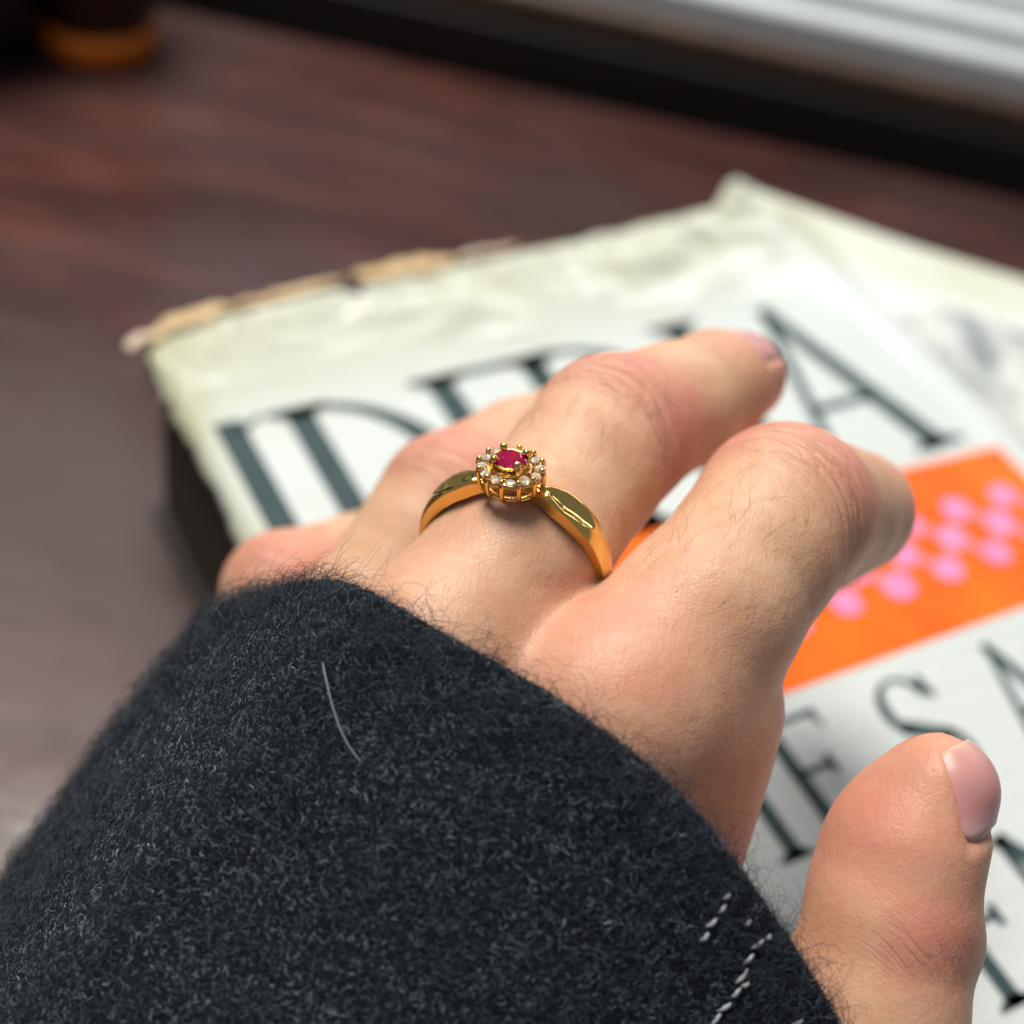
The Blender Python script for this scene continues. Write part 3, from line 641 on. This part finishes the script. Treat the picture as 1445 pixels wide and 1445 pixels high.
# ------------------------------------------------------------------ ring
RS = nrm(.945 * CX - .20 * CY + .255 * TOCAM); RN = nrm(-.03 * CX + .72 * CY + .677 * TOCAM); RN = nrm(RN - (RN @ RS) * RS); RA = np.cross(RN, RS)
if RA @ FWD < 0: RA = -RA
RC = W(726, 783, 167); RI = 9.75
rg = thing('ring', 'gold ring with an oval ruby in a halo of small diamonds, on the middle finger', 'ring', tuple(RC))
def R3(s_, a_, n_): return RC + s_ * RS + a_ * RA + n_ * RN
def band():
    V = []; NA = 360; prof_n = 27
    for i in range(NA):
        th = 2 * PI * i / NA; dg = abs((math.degrees(th) + 180) % 360 - 180)      # 0 at the head
        wid = np.interp(dg, [0, 14, 20, 30, 45, 70, 110, 180], [1.6, 1.7, 2.2, 3.3, 3.7, 3.3, 2.5, 2.0])
        thk = np.interp(dg, [0, 12, 22, 40, 70, 110, 180], [1.2, 1.5, 2.1, 2.0, 1.65, 1.35, 1.15])
        scoop = np.interp(dg, [0, 19, 24, 33, 46, 54, 180], [0, 0, .50, .85, .50, 0, 0])
        leaf = np.interp(dg, [0, 18, 24, 34, 46, 55, 180], [.2, .2, .62, .84, .62, .2, .2])
        ring = []
        for j in range(prof_n):                       # outer side
            x = (j / (prof_n - 1)) * 2 - 1
            dome = .42 * (1 - abs(x) ** 2.4)
            sc_ = scoop * max(0, 1 - (abs(x) / max(leaf * 1.12, .02)) ** 2) ** 1.7
            ring.append((x * wid / 2, RI + thk - .42 + dome - sc_))
        o0, o1 = ring[-1], ring[0]; hw = wid / 2
        ring += [o1 if False else o0, (hw * .99, RI + (o0[1] - RI) * .55), (hw * .96, RI + .18)]                       # side facing the nail
        ring += [(hw * .96, RI + .18), (hw * .82, RI + .02), (hw * .4, RI), (0, RI), (-hw * .4, RI), (-hw * .82, RI + .02), (-hw * .96, RI + .18)]   # inside
        ring += [(-hw * .96, RI + .18), (-hw * .99, RI + (o1[1] - RI) * .55), o1]                                      # side facing the knuckle
        for a_, r_ in ring: V.append(R3(math.sin(th) * r_, a_, math.cos(th) * r_))
    m_ = prof_n + 13; Fc = []
    for i in range(NA):
        for j in range(m_ - 1):
            if j in (prof_n - 1, prof_n + 2, prof_n + 9): continue
            Fc.append((i * m_ + j, ((i + 1) % NA) * m_ + j, ((i + 1) % NA) * m_ + j + 1, i * m_ + j + 1))
    return V, Fc
V, Fc = band(); P_ = np.array(V); f = Fc[13]
if np.cross(P_[f[1]] - P_[f[0]], P_[f[2]] - P_[f[0]]) @ RN < 0: Fc = [x[::-1] for x in Fc]
bnd = mesh('band', V, Fc, GOLD, rg); OFF[bnd.name] = OFF[rg.name]
HB = RI + .9; HT = RI + 3.5                       # bottom and top of the halo gallery
AX, AY = 3.15, 2.55                                # halo half axes (stone centres)
def tube(pts, rads, n=8, cap=True):
    pts = [np.asarray(p, float) for p in pts]; V = []; Fc = []
    for i, p in enumerate(pts):
        t = nrm(pts[min(i + 1, len(pts) - 1)] - pts[max(i - 1, 0)]); u_ = nrm(np.cross(t, [.31, .77, .55])); v_ = np.cross(t, u_)
        for j in range(n): th = 2 * PI * j / n; V.append(p + (u_ * math.cos(th) + v_ * math.sin(th)) * rads[i])
    for i in range(len(pts) - 1):
        for j in range(n): Fc.append((i * n + j, i * n + (j + 1) % n, (i + 1) * n + (j + 1) % n, (i + 1) * n + j))
    if cap: Fc += [tuple(range(n))[::-1], tuple(range((len(pts) - 1) * n, len(pts) * n))]
    return V, Fc
def loop_vf(ax, ay, z, r, n=48, k=8, flat_=1.0):
    V = []; Fc = []
    for i in range(n):
        t = 2 * PI * i / n; o_ = nrm([ay * math.cos(t), ax * math.sin(t)])
        for j in range(k):
            p = 2 * PI * j / k; V.append(R3(ax * math.cos(t) + o_[0] * r * math.cos(p), ay * math.sin(t) + o_[1] * r * math.cos(p), z + r * flat_ * math.sin(p)))
    for i in range(n):
        for j in range(k): Fc.append((i * k + j, ((i + 1) % n) * k + j, ((i + 1) % n) * k + (j + 1) % k, i * k + (j + 1) % k))
    return V, Fc
V, Fc = loop_vf(AX - .25, AY - .25, HB, .32); mesh('gallery_wire', V, Fc, GOLD, rg)
V, Fc = loop_vf(AX, AY, HT - .45, .5, flat_=.55); mesh('halo_seat', V, Fc, GOLD, rg)
DIA = mat_gem('diamond', (.95, .95, .97), 2.3, .70); RUBY = mat_gem('ruby', (.80, .004, .17), 1.76, .8, .0)
def gem(name, c, rx, ry, mat, n=12, table=.58, crown=.32, pav=.75):
    """faceted stone: table, crown and pavilion facets; c = (s,a,n) girdle centre"""
    V = []; Fc = []
    def ringv(k, z, off=0): 
        b = len(V)
        for i in range(n): t = 2 * PI * (i + off) / n; V.append(R3(c[0] + rx * k * math.cos(t), c[1] + ry * k * math.sin(t), c[2] + z * rx))
        return b
    a = ringv(table, crown); b = ringv(.84, crown * .58, .5); g = ringv(1, .03); g2 = ringv(1, -.03); p = ringv(.5, -pav * .55, .5); V.append(R3(c[0], c[1], c[2] - pav * rx)); z = len(V) - 1
    Fc.append(tuple(a + i for i in range(n)))
    for i in range(n):
        j = (i + 1) % n
        Fc += [(a + i, b + i, a + j), (b + i, g + j, a + j) , (b + i, g + i, g + j), (a + i, g + i, b + i), (g + i, g2 + i, g2 + j, g + j), (g2 + i, p + i, g2 + j), (p + i, p + j, g2 + j), (p + i, z, p + j)]
    P_ = np.array(V); cc = P_.mean(0); Fo = []
    for f in Fc:
        q = P_[list(f)]; nn = np.cross(q[1] - q[0], q[2] - q[0]); Fo.append(f if nn @ (q.mean(0) - cc) > 0 else f[::-1])
    return mesh(name, V, Fo, mat, rg, False)
ND = 12
for k_ in range(ND):
    t = 2 * PI * (k_ + .5) / ND; gem('diamond', (AX * math.cos(t), AY * math.sin(t), HT - .05), .61, .61, DIA, 8)
    # claw: a vertical wire outside the halo ending in a bead
    t = 2 * PI * k_ / ND; o_ = nrm([AY * math.cos(t), AX * math.sin(t)])
    path = [R3((AX - .35) * math.cos(t) + o_[0] * q, (AY - .35) * math.sin(t) + o_[1] * q, z) for q, z in ((.1, HB - .55), (.55, HB + .1), (.82, HB + .9), (.9, HT - .4), (.86, HT + .10), (.72, HT + .28))]
    V, Fc = tube(path, [.18, .23, .25, .26, .25, .2], 8); claw = mesh('claw', V, Fc, GOLD, rg); OFF[claw.name] = OFF[rg.name]
    bm = bmesh.new(); bmesh.ops.create_icosphere(bm, subdivisions=2, radius=.34); bm.verts.index_update()
    V = [path[-1] + np.array(v.co[:]) for v in bm.verts]; Fc = [[v.index for v in f.verts] for f in bm.faces]; bm.free(); mesh('bead', V, Fc, GOLD, claw)
# raised collet with the ruby
RZ = HT + 1.05; rx, ry = 1.78, 1.48
V = []; Fc = []
pr_ = [(.62, HT - 1.2), (.82, HT - .3), (1.06, RZ - .42), (1.16, RZ - .12), (1.13, RZ + .02), (1.0, RZ - .05), (.9, RZ - .4)]
for k1, z1 in pr_:
    for i in range(40): t = 2 * PI * i / 40; V.append(R3(rx * k1 * math.cos(t), ry * k1 * math.sin(t), z1))
for i in range(len(pr_) - 1):
    for j in range(40): Fc.append((i * 40 + j, i * 40 + (j + 1) % 40, (i + 1) * 40 + (j + 1) % 40, (i + 1) * 40 + j))
mesh('collet', V, Fc, GOLD, rg)
V, Fc = loop_vf(rx * 1.12, ry * 1.14, HT + .12, .2); mesh('collet_rail', V, Fc, GOLD, rg)
gem('ruby', (0, 0, RZ), rx, ry, RUBY, 16, .62, .26, .6)
for dg_ in (38, 128, 218, 308):
    t = math.radians(dg_); path = [R3(rx * q * math.cos(t), ry * q * math.sin(t), z) for q, z in ((.75, HT - .9), (1.12, HT + .1), (1.24, RZ - .1), (1.2, RZ + .28), (1.06, RZ + .46))]
    V, Fc = tube(path, [.26, .3, .31, .31, .26]); claw = mesh('ruby_claw', V, Fc, GOLD, rg); OFF[claw.name] = OFF[rg.name]
    bm = bmesh.new(); bmesh.ops.create_icosphere(bm, subdivisions=2, radius=.45); bm.verts.index_update()
    V = [path[-1] + np.array(v.co[:]) for v in bm.verts]; Fc = [[v.index for v in f.verts] for f in bm.faces]; bm.free(); mesh('bead', V, Fc, GOLD, claw)
for o in list(sc.objects):
    if o.type == 'MESH' and o.name.startswith('bead'):
        o.data.polygons.foreach_set('use_smooth', np.ones(len(o.data.polygons), bool))
sc.cycles.max_bounces = 8; sc.cycles.transmission_bounces = 6; sc.cycles.adaptive_threshold = 0.02; sc.cycles.use_denoising = True
